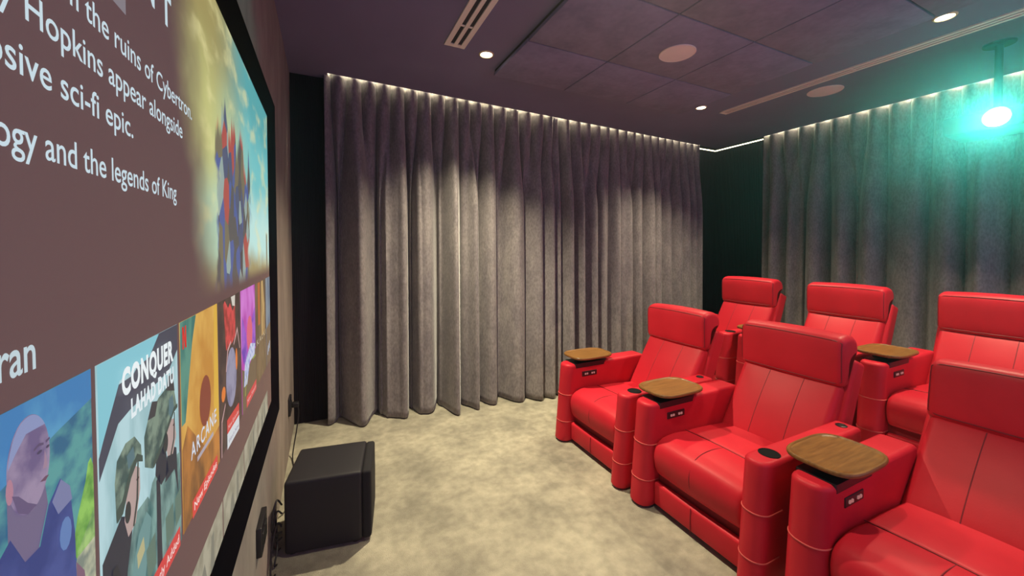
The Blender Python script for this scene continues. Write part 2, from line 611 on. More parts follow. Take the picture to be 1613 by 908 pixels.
# bevelled frame: inner edge recessed at image plane, outer edge raised, mitred corners
fw = .068; XO = -.196
bm = bmesh.new()
def rect(d, x): return [(x, Y0 - d, Z0 - d), (x, Y1 + d, Z0 - d), (x, Y1 + d, Z1 + d), (x, Y0 - d, Z1 + d)]
loft(bm, [rect(-.004, XL + .002), rect(-.004, XS + .003), rect(.006, XS + .005), rect(fw - .008, XO), rect(fw, XO - .004), rect(fw, XL + .002)], False, False)
sobj('frame', bm, M_velvet, ang=20)


def screen_mat():
    m, nt, b = newmat('projected_menu'); N = nt.nodes; L = nt.links.new
    geo = N.new('ShaderNodeNewGeometry'); sep = N.new('ShaderNodeSeparateXYZ')
    tc = N.new('ShaderNodeTexCoord')
    L(tc.outputs['Object'], sep.inputs[0])
    # object space of the image: y along the wall (origin at screen centre), z up from its lower edge
    yv, zv = sep.outputs['Y'], sep.outputs['Z']
    yc = SO.y; zc = SO.z - 1.45

    def mr(v, a, b_, c=0, d=1, sm=True):
        n = N.new('ShaderNodeMapRange'); n.interpolation_type = 'SMOOTHSTEP' if sm else 'LINEAR'
        n.inputs['From Min'].default_value = a; n.inputs['From Max'].default_value = b_
        n.inputs['To Min'].default_value = c; n.inputs['To Max'].default_value = d
        if hasattr(v, 'links'): L(v, n.inputs['Value'])
        return n.outputs['Result']

    def math_(op, a, b_):
        n = N.new('ShaderNodeMath'); n.operation = op
        for i, v in enumerate((a, b_)):
            if hasattr(v, 'links'): L(v, n.inputs[i])
            else: n.inputs[i].default_value = v
        return n.outputs[0]

    def mix(f, a, b_):
        n = N.new('ShaderNodeMix'); n.data_type = 'RGBA'
        if hasattr(f, 'links'): L(f, n.inputs['Factor'])
        else: n.inputs['Factor'].default_value = f
        for s_, v in ((n.inputs[6], a), (n.inputs[7], b_)):
            if hasattr(v, 'links'): L(v, s_)
            else: s_.default_value = (*v, 1)
        return n.outputs[2]

    def noise(scale, det=3, stretch=(1, 1, 1)):
        mp = N.new('ShaderNodeMapping'); mp.inputs['Scale'].default_value = stretch
        L(tc.outputs['Object'], mp.inputs['Vector'])
        n = N.new('ShaderNodeTexNoise'); n.inputs['Scale'].default_value = scale; n.inputs['Detail'].default_value = det
        L(mp.outputs['Vector'], n.inputs['Vector']); return n.outputs['Fac']

    Y = lambda y: y - yc
    Z = lambda z: z - zc
    nz = noise(5, 4)
    yw = math_('ADD', yv, math_('MULTIPLY', math_('SUBTRACT', nz, .5), .16))
    zw = math_('ADD', zv, math_('MULTIPLY', math_('SUBTRACT', noise(4, 4), .5), .14))
    dark = srgb(70, 44, 56)
    # sky: olive/yellow on the left, teal on the right, pale glow low down
    sky = mix(mr(yw, Y(1.05), Y(1.5)), srgb(150, 140, 84), srgb(70, 160, 166))
    sky = mix(mr(zw, Z(.50), Z(.28)), sky, mix(mr(yw, Y(1.0), Y(1.6)), srgb(186, 188, 120), srgb(104, 190, 194)))
    sky = mix(mr(zw, Z(.24), Z(.06)), sky, mix(mr(yw, Y(.95), Y(1.4)), srgb(168, 200, 168), srgb(178, 222, 218)))
    cl = mr(noise(7, 5, (1, 1, 1.8)), .5, .72)
    sky = mix(math_('MULTIPLY', cl, .55), sky, srgb(228, 222, 160))
    sky = mix(mr(zw, Z(.0), Z(-.09)), sky, srgb(150, 140, 96))
    # plain abstract colour mass in the middle of the key art
    half = math_('ADD', .21, math_('MULTIPLY', math_('SUBTRACT', noise(9, 3), .5), .20))
    cxl = math_('ABSOLUTE', math_('SUBTRACT', yv, Y(1.29)), 0)
    sky_n = math_('MULTIPLY', math_('SUBTRACT', noise(14, 2, (1, 1, .02)), .5), .55)
    tall = mr(math_('ADD', zv, math_('ADD', math_('MULTIPLY', cxl, .35), sky_n)), Z(.36), Z(.31))
    mask = math_('MULTIPLY', mr(math_('SUBTRACT', cxl, half), .02, -.02), tall)
    vor = N.new('ShaderNodeTexVoronoi'); vor.inputs['Scale'].default_value = 24
    mp = N.new('ShaderNodeMapping'); mp.inputs['Scale'].default_value = (1, 1, .55)
    L(tc.outputs['Object'], mp.inputs['Vector']); L(mp.outputs['Vector'], vor.inputs['Vector'])
    sr = N.new('ShaderNodeSeparateColor'); L(vor.outputs['Color'], sr.inputs[0])
    rp = N.new('ShaderNodeValToRGB'); rp.color_ramp.interpolation = 'CONSTANT'
    el = rp.color_ramp.elements
    cs = [(0, srgb(48, 84, 160)), (.24, srgb(64, 70, 76)), (.40, srgb(110, 104, 78)), (.56, srgb(180, 60, 56)), (.68, srgb(46, 72, 116)), (.82, srgb(150, 176, 172)), (.93, srgb(38, 40, 58))]
    el[0].position = 0; el[0].color = (*cs[0][1], 1); el[1].position = cs[1][0]; el[1].color = (*cs[1][1], 1)
    for p, c in cs[2:]:
        e = el.new(p); e.color = (*c, 1)
    L(sr.outputs[0], rp.inputs['Fac'])
    sky = mix(mask, sky, mix(.25, rp.outputs['Color'], srgb(70, 80, 84)))
    # slim distant pillar near the right edge
    pil = math_('MULTIPLY', mr(math_('ABSOLUTE', math_('SUBTRACT', yv, Y(1.895)), 0), .022, .014), mr(zv, Z(.065), Z(.05)))
    sky = mix(pil, sky, srgb(120, 128, 110))
    # the art fades into the plain menu colour to the left and below
    edge = math_('SUBTRACT', yw, math_('MULTIPLY', mr(zv, Z(.4), Z(-.08), 0, 1, False), .14))
    f = math_('MULTIPLY', mr(edge, Y(.78), Y(1.0)), mr(zv, Z(-.112), Z(-.06)))
    col = mix(f, dark, sky)
    L(col, b.inputs['Emission Color'])
    b.inputs['Emission Strength'].default_value = SCREEN_GAIN
    b.inputs['Base Color'].default_value = (.20, .145, .105, 1)
    b.inputs['Roughness'].default_value = .9
    b.inputs['Specular IOR Level'].default_value = .1
    return m


bm = bmesh.new()
bm.faces.new([bm.verts.new(p) for p in ((XS, Y0, Z0), (XS, Y1, Z0), (XS, Y1, Z1), (XS, Y0, Z1))])
sobj('screen_surface', bm, screen_mat())

_em = {}


def lit(col, k=1.0):
    key = (col, k)
    if key not in _em:
        _em[key] = emit('menu_%d' % len(_em), srgb(*col), SCREEN_GAIN * k, (.05, .045, .035))
    return _em[key]


def sheet(name, pts, col, parent, lay, k=1.0, tx=None):
    """flat coloured shape on the screen; pts = (y, z relative to the camera height)"""
    bm = bmesh.new()
    x = XS + .0004 * lay
    bm.faces.new([bm.verts.new((x, y, 1.45 + z)) for y, z in pts])
    return sobj(name, bm, tx or lit(col, k), parent)


def shapes(name, polys, col, parent, lay, k=1.0, tx=None):
    for pts in polys:
        o = sheet(name, pts, col, parent, lay, k, tx)
    return o


def ell(cy, cz, ry, rz, n=20, a0=0, a1=2 * PI):
    return [(cy + ry * math.cos(a0 + (a1 - a0) * i / n), cz + rz * math.sin(a0 + (a1 - a0) * i / n)) for i in range(n if a1 - a0 >= 2 * PI - .01 else n + 1)]


def text(name, s, y0, y1, z, h, col, parent, lay=1, k=1.0, weight=0.0, spacing=1.0, sub=None, tilt=0.0):
    """writing on the screen: left y0, right y1, baseline z (rel. camera), cap height h"""
    cu = bpy.data.curves.new(name, 'FONT'); cu.body = s; cu.size = 1.0; cu.offset = weight; cu.space_character = spacing
    cu.resolution_u = 4
    to = bpy.data.objects.new(name, cu); C.objects.link(to)
    bpy.context.view_layer.update()
    me = bpy.data.meshes.new_from_object(to.evaluated_get(bpy.context.evaluated_depsgraph_get()))
    bpy.data.objects.remove(to); bpy.data.curves.remove(cu)
    co = np.array([v.co[:] for v in me.vertices])
    x0, x1 = co[:, 0].min(), co[:, 0].max()
    ky = (y1 - y0) / (x1 - x0); kz = h / .729
    bm = bmesh.new(); bm.from_mesh(me); bpy.data.meshes.remove(me)
    x = XS + .0004 * lay
    for v in bm.verts:
        yy = y0 + (v.co.x - x0) * ky
        v.co = Vector((x, yy, 1.45 + z + v.co.y * kz + tilt * (yy - y0)))
    return sobj(name, bm, lit(col, k), parent)


TXT = (196, 216, 226)
text('caption_text', 'from the ruins of Cybertron.', .470, .906, .2365, .0275, TXT, scr, weight=.0065)
text('caption_text', 'Anthony Hopkins appear alongside', .318, .851, .1885, .0275, TXT, scr, weight=.0065)
text('caption_text', 'explosive sci-fi epic.', .352, .659, .1405, .0275, TXT, scr, weight=.0065)
text('caption_text', 'mythology and the legends of King', .327, .815, .0780, .0275, TXT, scr, weight=.0065)
text('heading_text', 'ran', .4215, .4635, -.1005, .032, (188, 206, 214), scr, weight=.012)
text('title_text', 'N T', .690, .808, .349, .052, TXT, scr, weight=.02)
sheet('rating_badge', [(.575, .289), (.646, .289), (.646, .335), (.575, .335)], (128, 120, 128), scr, 1)

# posters -----------------------------------------------------------
def noisecol(name, ca, cb, scale, stretch=(1, 1, 1), k=1.0, ramp=(.4, .6)):
    m, nt, b = newmat(name); L = nt.links.new
    tc = nt.nodes.new('ShaderNodeTexCoord'); mp = nt.nodes.new('ShaderNodeMapping'); mp.inputs['Scale'].default_value = stretch
    n = nt.nodes.new('ShaderNodeTexNoise'); n.inputs['Scale'].default_value = scale; n.inputs['Detail'].default_value = 5
    r = nt.nodes.new('ShaderNodeValToRGB')
    r.color_ramp.elements[0].position = ramp[0]; r.color_ramp.elements[1].position = ramp[1]
    r.color_ramp.elements[0].color = (*srgb(*ca), 1); r.color_ramp.elements[1].color = (*srgb(*cb), 1)
    L(tc.outputs['Object'], mp.inputs['Vector']); L(mp.outputs['Vector'], n.inputs['Vector']); L(n.outputs['Fac'], r.inputs['Fac'])
    L(r.outputs['Color'], b.inputs['Emission Color']); b.inputs['Emission Strength'].default_value = SCREEN_GAIN * k
    b.inputs['Base Color'].default_value = (.05, .045, .035, 1); b.inputs['Roughness'].default_value = .9
    return m


PT, PB = -.1245, -.482
PW = .2485


def poster(y0, tx, zt=PT, zb=PB, w_=PW, y1=None):
    y1 = y1 if y1 else y0 + w_
    return sheet('poster', [(y0, zb), (y1, zb), (y1, zt), (y0, zt)], None, scr, 1, tx=tx)


# poster with a man before wooded hills
p = poster(.297, noisecol('hills', (44, 96, 130), (86, 150, 150), 26, (1, 1, 1.4)))
sheet('sky_band', [(.297, -.20), (.297, -.1246), (.545, -.1246), (.545, -.155), (.49, -.165), (.40, -.185)], None, p, 2, tx=noisecol('hazeblue', (58, 120, 176), (84, 150, 190), 14))
sheet('bright_bush', [(.507, -.285), (.515, -.262), (.530, -.235), (.536, -.218), (.541, -.215), (.545, -.225), (.545, -.30), (.512, -.30)], None, p, 2, tx=noisecol('bush', (86, 140, 60), (140, 190, 90), 40))
sheet('field', [(.50, -.33), (.515, -.295), (.545, -.27), (.545, -.482), (.50, -.482)], None, p, 2, tx=noisecol('fieldm', (120, 130, 120), (190, 190, 160), 40))
sheet('neck', [(.425, -.26), (.425, -.19), (.467, -.19), (.472, -.222), (.455, -.26)], (108, 96, 128), p, 3)
sheet('head', ell(.4500, -.1755, .0255, .0395, 36), None, p, 4, tx=noisecol('skin', (104, 88, 128), (150, 132, 160), 30))
sheet('scalp', ell(.4500, -.1755, .0250, .0390, 20, .22 * PI, .95 * PI) + [(.434, -.160), (.446, -.1495)], (132, 142, 184), p, 5)
sheet('ear', ell(.4265, -.186, .004, .010, 12), (170, 120, 140), p, 5)
shapes('brow', [[(.4535, -.1655), (.4600, -.1635), (.4660, -.1655), (.4660, -.1675), (.4600, -.1660), (.4535, -.1678)], [(.4685, -.1650), (.4740, -.1640), (.4745, -.1660), (.4690, -.1672)]], (88, 72, 104), p, 6)
shapes('eye', [ell(.4605, -.1712, .0034, .0014, 10), ell(.4712, -.1712, .0024, .0013, 10)], (70, 58, 88), p, 6)
sheet('nose', [(.4672, -.172), (.4705, -.186), (.4690, -.1885), (.4640, -.1875), (.4660, -.182)], (152, 124, 146), p, 6)
sheet('mouth', [(.4600, -.1965), (.4670, -.1950), (.4720, -.1962), (.4670, -.1990)], (104, 70, 92), p, 6)
sheet('jaw_shade', [(.4280, -.190), (.4340, -.207), (.4450, -.2145), (.4560, -.213), (.4450, -.205), (.4350, -.194)], (96, 80, 116), p, 6)
sheet('shirt', [(.36, -.482), (.36, -.26), (.405, -.235), (.425, -.222), (.440, -.250), (.458, -.250), (.470, -.222), (.487, -.208), (.500, -.222), (.507, -.27), (.508, -.34), (.505, -.482)], None, p, 6, tx=noisecol('navy', (46, 58, 120), (66, 78, 140), 22))
sheet('epaulette', [(.474, -.222), (.487, -.209), (.500, -.222), (.503, -.236), (.482, -.238)], (116, 120, 160), p, 7)
sheet('arm_patch', ell(.492, -.262, .009, .015, 12), (92, 122, 176), p, 7)
sheet('forearm', [(.507, -.30), (.520, -.318), (.526, -.36), (.526, -.482), (.506, -.482)], (120, 88, 110), p, 7)

# poster with two helmeted soldiers
p = poster(.554, noisecol('wallpale', (150, 186, 192), (176, 208, 214), 30, (1, 1, .3)))
shapes('roof_shadow', [[(.556, -.250), (.556, -.225), (.600, -.160), (.64, -.160), (.70, -.130), (.72, -.1246), (.8025, -.1246), (.8025, -.165), (.76, -.19), (.63, -.20), (.60, -.205)]], (66, 66, 82), p, 2)
sheet('sky_wedge', [(.556, -.222), (.556, -.1247), (.725, -.1247), (.69, -.150), (.605, -.156)], (128, 192, 206), p, 3)
text('title', 'CONQUER', .600, .768, -.1735, .031, (232, 240, 242), p, 12, weight=.05, spacing=1.12)
text('title', 'LAHAD DATU', .622, .768, -.2075, .023, (224, 234, 238), p, 12, weight=.05, spacing=1.12)
CAM = noisecol('camo', (64, 84, 80), (122, 140, 124), 46)
CAM2 = noisecol('camo_cloth', (74, 104, 104), (124, 156, 150), 30, (1, 1, .6))
shapes('soldier_body', [[(.655, -.482), (.668, -.36), (.69, -.325), (.735, -.31), (.77, -.33), (.8025, -.335), (.8025, -.482)], [(.600, -.482), (.610, -.38), (.64, -.335), (.675, -.335), (.700, -.37), (.70, -.482)]], None, p, 3, tx=CAM2)
shapes('harness', [[(.556, -.482), (.556, -.34), (.60, -.315), (.632, -.335), (.612, -.39), (.60, -.482)], [(.70, -.482), (.703, -.33), (.716, -.325), (.72, -.482)], [(.735, -.35), (.75, -.30), (.785, -.32), (.79, -.40), (.775, -.35)], [(.70, -.32), (.71, -.27), (.74, -.30), (.75, -.34), (.72, -.345)]], (44, 44, 56), p, 4)
shapes('soldier_face', [[(.606, -.325), (.612, -.300), (.635, -.272), (.650, -.283), (.650, -.310), (.635, -.345), (.615, -.350)], [(.738, -.285), (.750, -.262), (.778, -.270), (.784, -.300), (.768, -.322), (.745, -.315)]], (176, 152, 148), p, 5)
shapes('helmet', [[(.584, -.268), (.590, -.245), (.612, -.234), (.636, -.236), (.654, -.255), (.656, -.278), (.640, -.270), (.622, -.282), (.600, -.312), (.586, -.315)],
                  [(.664, -.290), (.664, -.250), (.680, -.228), (.716, -.215), (.752, -.210), (.778, -.226), (.788, -.256), (.772, -.258), (.745, -.275), (.722, -.292), (.69, -.305)]], None, p, 6, tx=CAM)
shapes('helmet_mount', [[(.745, -.215), (.750, -.196), (.772, -.196), (.778, -.226)], [(.675, -.232), (.69, -.212), (.71, -.218), (.70, -.236)]], (60, 58, 62), p, 7)
shapes('helmet_strap', [[(.640, -.270), (.644, -.270), (.640, -.318), (.628, -.345), (.624, -.343), (.635, -.315)], [(.772, -.258), (.776, -.260), (.772, -.300), (.756, -.322), (.752, -.318), (.767, -.298)]], (58, 62, 58), p, 8)
shapes('helmet_rim', [[(.586, -.315), (.584, -.300), (.598, -.296), (.620, -.270), (.640, -.260), (.656, -.270), (.656, -.278), (.640, -.270), (.622, -.282), (.600, -.312)], [(.69, -.305), (.688, -.296), (.720, -.284), (.744, -.266), (.772, -.250), (.788, -.250), (.788, -.256), (.772, -.258), (.745, -.275), (.722, -.292)]], (62, 76, 70), p, 8)
shapes('helmet_patch', [[(.752, -.232), (.768, -.228), (.772, -.250), (.760, -.262), (.750, -.252)], [(.612, -.250), (.630, -.246), (.634, -.262), (.616, -.268)]], (84, 112, 120), p, 8)
shapes('soldier_eye', [ell(.770, -.277, .004, .0018, 8), ell(.640, -.292, .004, .0018, 8)], (70, 54, 54), p, 8)
shapes('ear_cup', [ell(.735, -.290, .010, .015, 12), ell(.612, -.318, .008, .013, 12)], (48, 50, 52), p, 8)
shapes('pouch', [[(.728, -.40), (.76, -.395), (.762, -.44), (.730, -.445)], [(.768, -.395), (.795, -.39), (.797, -.435), (.770, -.44)], [(.66, -.40), (.69, -.395), (.692, -.44), (.664, -.445)]], (92, 116, 104), p, 8)
shapes('arm_flag', [[(.632, -.385), (.652, -.375), (.655, -.395), (.634, -.405)]], (176, 170, 128), p, 9)
shapes('rifle', [[(.560, -.43), (.575, -.36), (.585, -.362), (.60, -.40), (.606, -.46), (.585, -.44), (.572, -.445)]], (36, 36, 44), p, 7)
shapes('arm', [[(.612, -.482), (.618, -.41), (.640, -.365), (.665, -.350), (.680, -.368), (.662, -.42), (.640, -.482)]], (104, 142, 142), p, 7)
shapes('hand', [[(.566, -.482), (.575, -.430), (.600, -.425), (.612, -.45), (.612, -.482)]], (190, 164, 158), p, 8)
bd = sheet('badge', [(.640, -.482), (.640, -.450), (.787, -.450), (.787, -.482)], (206, 62, 62), p, 9)
text('badge_text', 'Recently Added', .648, .780, -.472, .014, (236, 210, 206), p, 10, weight=.01)

# warm yellow poster: plain abstract bands of the same colours
p = poster(.8135, noisecol('amber', (190, 132, 54), (216, 170, 84), 9, (1, 1, .7)))
sheet('teal_band', [(.815, -.30), (.815, -.1247), (.905, -.1247), (.880, -.17), (.855, -.24), (.835, -.30)], None, p, 2, tx=noisecol('tealm', (52, 110, 104), (86, 140, 124), 30, (1, 1, .4)))
sheet('yellow_band', [(1.020, -.34), (1.035, -.1247), (1.061, -.1247), (1.061, -.40)], (214, 170, 62), p, 2)
sheet('dark_band', [(.815, -.34), (.845, -.31), (.905, -.36), (.96, -.405), (1.061, -.40), (1.061, -.482), (.815, -.482)], None, p, 2, tx=noisecol('umber', (116, 76, 40), (190, 124, 56), 14, (1, 1, .5)))
sheet('ochre_disc', ell(.955, -.305, .040, .050), (132, 62, 44), p, 3)
shapes('logo', [[(.824, -.172), (.824, -.134), (.831, -.134), (.831, -.172)], [(.838, -.172), (.838, -.134), (.845, -.134), (.845, -.172)], [(.824, -.134), (.831, -.134), (.845, -.172), (.838, -.172)]], (206, 46, 40), p, 4)
text('title', 'ARCANE', .856, 1.032, -.378, .030, (206, 216, 232), p, 5, weight=.012, spacing=1.25)
sheet('subtitle_rule', [(.892, -.398), (1.005, -.398), (1.005, -.389), (.892, -.389)], (170, 160, 170), p, 5)
sheet('badge', [(.857, -.484), (.857, -.4525), (1.033, -.4525), (1.033, -.484)], (214, 66, 60), p, 6)
text('badge_text', 'New Episodes', .866, 1.024, -.474, .0155, (240, 214, 206), p, 7, weight=.012)

# dark poster with red and violet shapes
p = poster(1.0695, noisecol('umberdark', (58, 42, 42), (84, 62, 54), 20))
shapes('red_block', [[(1.12, -.135), (1.135, -.128), (1.17, -.15), (1.19, -.14), (1.22, -.165), (1.25, -.15), (1.25, -.235), (1.21, -.245), (1.14, -.250), (1.13, -.19)]], None, p, 2, tx=noisecol('redm', (150, 50, 46), (206, 70, 70), 30))
shapes('pale_flash', [[(1.20, -.126), (1.25, -.126), (1.245, -.155), (1.215, -.150)]], (206, 200, 190), p, 3)
sheet('violet_oval', ell(1.195, -.330, .060, .075), None, p, 2, tx=noisecol('violetm', (116, 112, 140), (146, 142, 166), 20))
shapes('ember', [ell(1.105, -.345, .02, .018, 10), ell(1.255, -.30, .012, .03, 10)], (220, 120, 50), p, 3)
shapes('outline_arc', [[(1.13, -.30), (1.15, -.25), (1.19, -.235), (1.19, -.242), (1.155, -.256), (1.136, -.30)], [(1.22, -.25), (1.27, -.215), (1.30, -.28), (1.295, -.28), (1.268, -.226), (1.222, -.256)], [(1.073, -.482), (1.08, -.40), (1.12, -.37), (1.12, -.376), (1.086, -.405), (1.079, -.482)]], (200, 160, 160), p, 4)
sheet('badge', [(1.131, -.452), (1.131, -.418), (1.273, -.425), (1.273, -.459)], (206, 66, 62), p, 5)
text('badge_text', 'New Episodes', 1.140, 1.265, -.444, .011, (232, 190, 186), p, 6, tilt=-.05)
sheet('badge', [(1.130, -.489), (1.131, -.452), (1.273, -.459), (1.270, -.496)], (208, 212, 216), p, 5)
text('badge_text', 'Watch Now', 1.142, 1.262, -.480, .011, (130, 120, 150), p, 6, tilt=-.05)

# magenta poster
p = poster(1.3255, noisecol('magenta', (176, 62, 166), (206, 120, 206), 13, (1, 1, .4)))
shapes('violet_patch', [[(1.33, -.30), (1.345, -.20), (1.40, -.26), (1.42, -.34), (1.36, -.345)], [(1.49, -.24), (1.565, -.20), (1.572, -.34), (1.51, -.32)]], None, p, 2, tx=noisecol('violetb', (110, 62, 170), (160, 90, 196), 20))
shapes('coral_patch', [ell(1.46, -.27, .05, .055, 14)], (214, 96, 120), p, 3)
shapes('dark_base', [[(1.327, -.482), (1.327, -.35), (1.40, -.38), (1.572, -.34), (1.572, -.482)]], (112, 92, 70), p, 3)
shapes('title_block', [[(1.35, -.41), (1.37, -.345), (1.47, -.305), (1.56, -.325), (1.54, -.36), (1.45, -.36), (1.40, -.415)]], None, p, 4, tx=noisecol('paleblue', (150, 160, 206), (206, 210, 230), 60))
shapes('green_lines', [[(1.36, -.44), (1.385, -.385), (1.392, -.385), (1.37, -.44)], [(1.50, -.36), (1.56, -.362), (1.56, -.367), (1.50, -.366)]], (150, 170, 70), p, 5)
sheet('badge', [(1.385, -.484), (1.385, -.450), (1.565, -.450), (1.565, -.484)], (206, 72, 72), p, 5)
text('badge_text', 'New Season', 1.395, 1.555, -.474, .014, (228, 176, 172), p, 6)

# brown poster
p = poster(1.5815, noisecol('sepia', (96, 76, 52), (124, 100, 70), 16, (1, 1, .5)))
shapes('orange_stripe', [[(1.635, -.28), (1.635, -.126), (1.69, -.126), (1.68, -.28)]], (176, 96, 46), p, 2)
shapes('sand_figure', [[(1.71, -.33), (1.72, -.126), (1.765, -.126), (1.80, -.22), (1.79, -.34)]], None, p, 2, tx=noisecol('sand', (150, 116, 70), (190, 156, 100), 30, (1, 1, .4)))
text('title', 'KALKI', 1.60, 1.82, -.345, .022, (190, 176, 150), p, 3, spacing=1.3)
# last poster runs off the picture edge
p = poster(1.8375, noisecol('slate', (96, 110, 130), (130, 140, 150), 16, (1, 1, .5)), y1=1.966)
shapes('dark_base', [[(1.84, -.482), (1.84, -.33), (1.965, -.32), (1.965, -.482)]], (116, 94, 72), p, 2)
shapes('pale_scribble', [[(1.86, -.44), (1.88, -.405), (1.89, -.41), (1.872, -.445)], [(1.895, -.435), (1.905, -.40), (1.915, -.405), (1.908, -.437)], [(1.92, -.425), (1.93, -.395), (1.94, -.40), (1.93, -.43)]], (176, 190, 214), p, 3)
# second row of posters, cut by the lower edge of the picture
for k, y in enumerate((.318, .574, .830, 1.0865, 1.343, 1.599)):
    p = poster(y, noisecol('pale%d' % k, (136, 130, 112), (164, 158, 138), 18), zt=-.583, zb=-.673)
    shapes('sketch', [[(y + .06, -.673), (y + .08, -.63), (y + .10, -.62), (y + .12, -.673)], [(y + .14, -.673), (y + .15, -.60), (y + .17, -.60), (y + .17, -.673)]], (120, 118, 106), p, 2)

# ------------------------------------------------------------------ wall sockets and leads
t = thing('wall_socket', 'black socket plate low on the wall below the screen', 'socket', (XL, 1.762, .340), 'black wall sockets')
obj('plate', rbox((.010, .072, .056), .004, 2, 1, mat=Matrix.Translation((.009, 0, 0))), M_plate, t)
obj('outlet', rbox((.004, .022, .022), .003, 2, 1, mat=Matrix.Translation((.018, -.028, 0))), M_black, t)
obj('outlet', rbox((.004, .022, .022), .003, 2, 1, mat=Matrix.Translation((.018, .028, 0))), M_black, t)
t = thing('wall_socket', 'black socket plate in the corner behind the black box, a plug in it', 'socket', (XL, 3.12, .335), 'black wall sockets')
obj('plate', rbox((.008, .06, .060), .004, 2, 1, mat=Matrix.Translation((.007, 0, 0))), M_plate, t)
obj('outlet', rbox((.004, .024, .024), .003, 2, 1, mat=Matrix.Translation((.016, 0, 0))), M_black, t)
pl = thing('power_lead', 'black plug and thin lead running down the wall corner', 'cable', (XL, 3.12, 0))
obj('plug', rbox((.022, .022, .016), .006, 2, 1, mat=Matrix.Translation((.042, 0, .335))), M_black, pl)
obj('lead', add_tube(bmesh.new(), catmull([(.055, .0, .325), (.062, -.01, .27), (.05, -.03, .17), (.035, -.06, .08), (.028, -.12, .012), (.05, -.30, .007), (.06, -.52, .007), (.040, -.70, .03), (.036, -.74, .10)], 8), .004), M_wire, pl)

# ------------------------------------------------------------------ subwoofer
sub = thing('subwoofer', 'black square subwoofer on the carpet against the screen wall', 'subwoofer', (.025, 2.175, 0), None, math.radians(-9.5))
obj('cabinet', rbox((.170, .163, .172), .016, 4, 3, puff=(0, 0, .002), mat=Matrix.Translation((-.018, 0, .186))), M_blackmatte, sub)
obj('grille', rbox((.022, .158, .168), .014, 4, 3, puff=(.006, 0, 0), mat=Matrix.Translation((.172, 0, .186))), M_grille, sub)
for sx in (-1, 1):
    for sy in (-1, 1):
        obj('foot', lathe(bmesh.new(), [(.020, 0.0), (.022, .005), (.022, .016)], -.02 + sx * .14, sy * .12, 18), M_black, sub)
cb = thing('cable_bundle', 'tangled black leads looping between the wall and the black box', 'cable', (-.222, 2.07, 0))
loops = [
    [(0.0259, -.005, .25), (0.0072, -.035, .29), (-0.0086, -.06, .20), (-0.0058, -.03, .14), (0.0245, -.004, .12)],
    [(0.0259, -.008, .21), (0.0072, -.02, .23), (-0.0058, -.05, .17), (0.0058, -.04, .11), (0.0245, -.012, .10)],
    [(0.0245, -.010, .16), (0.0072, -.05, .18), (-0.0086, -.09, .09), (-0.0058, -.14, .012), (0.0072, -.11, .006)],
    [(0.0216, .02, .13), (0.0058, .02, .15), (-0.0058, -.02, .08), (0.0043, .01, .03), (0.0115, .05, .008)],
    [(-0.0101, .06, .20), (0.0000, .03, .12), (0.0072, -.03, .06), (0.0000, -.07, .02), (0.0072, -.05, .006)]]
for lp in loops:
    obj('lead', add_tube(bmesh.new(), catmull(lp, 8), .004), M_wire, cb)

# ------------------------------------------------------------------ recliner chair
def arm_loft(y0, y1, x_f, x_r, zt, rf, top_r=.020, flare=.05):
    """upholstered arm: rounded front, soft top edge, front face leaning out to the floor"""
    rings = []
    zs = [(.012, .006), (.02, 0)] + [(z, 0) for z in np.linspace(.05, zt - top_r, 8)]
    for k in range(1, 6):
        a = PI / 2 * k / 5
        zs.append((zt - top_r + top_r * math.sin(a), top_r * (1 - math.cos(a))))
    for z, ins in zs:
        xf = x_f + flare * (z / zt) ** 1.0
        r = [max(rf - ins, .004), .012, .012, max(rf - ins, .004)]
        rings.append([(px, py, z) for px, py in rrect(xf + ins, x_r - ins, y0 + ins, y1 - ins, r, 8)])
    return loft(bmesh.new(), rings)


def arm_seams(parent, y0, y1, x_f, zt, rf, zs, flare=.05):
    for z in zs:
        bm = bmesh.new()
        xf = x_f + flare * (z / zt)
        P = rrect(xf, xf + .5, y0, y1, [rf, .01, .01, rf], 10)
        # order: x0y0 corner first, x0y1 corner last -> front outline
        c0 = P[:11]; c1 = P[-11:]
        path = [(xf + .13, y1, z)] + [(a, b, z) for a, b in c1] + [(a, b, z) for a, b in c0] + [(xf + .13, y0, z)]
        path = [(xf + .13, y1, z)] + [(a, b, z) for a, b in c1] + [(a, b, z) for a, b in c0] + [(xf + .13, y0, z)]
        add_tube(bm, path, .0030, 6)
        obj('piping', bm, M_piping, parent)


TY0, TY1 = .245, .380      # tray arm
CY0, CY1 = -.380, -.268    # cup arm
ZT_T, ZT_C = .575, .563


def superellipse(a, b, n, N=72):
    out = []
    for k in range(N):
        t = 2 * PI * k / N
        c, s = math.cos(t), math.sin(t)
        r = (abs(c / a) ** n + abs(s / b) ** n) ** (-1 / n)
        out.append((r * c, r * s))
    return out


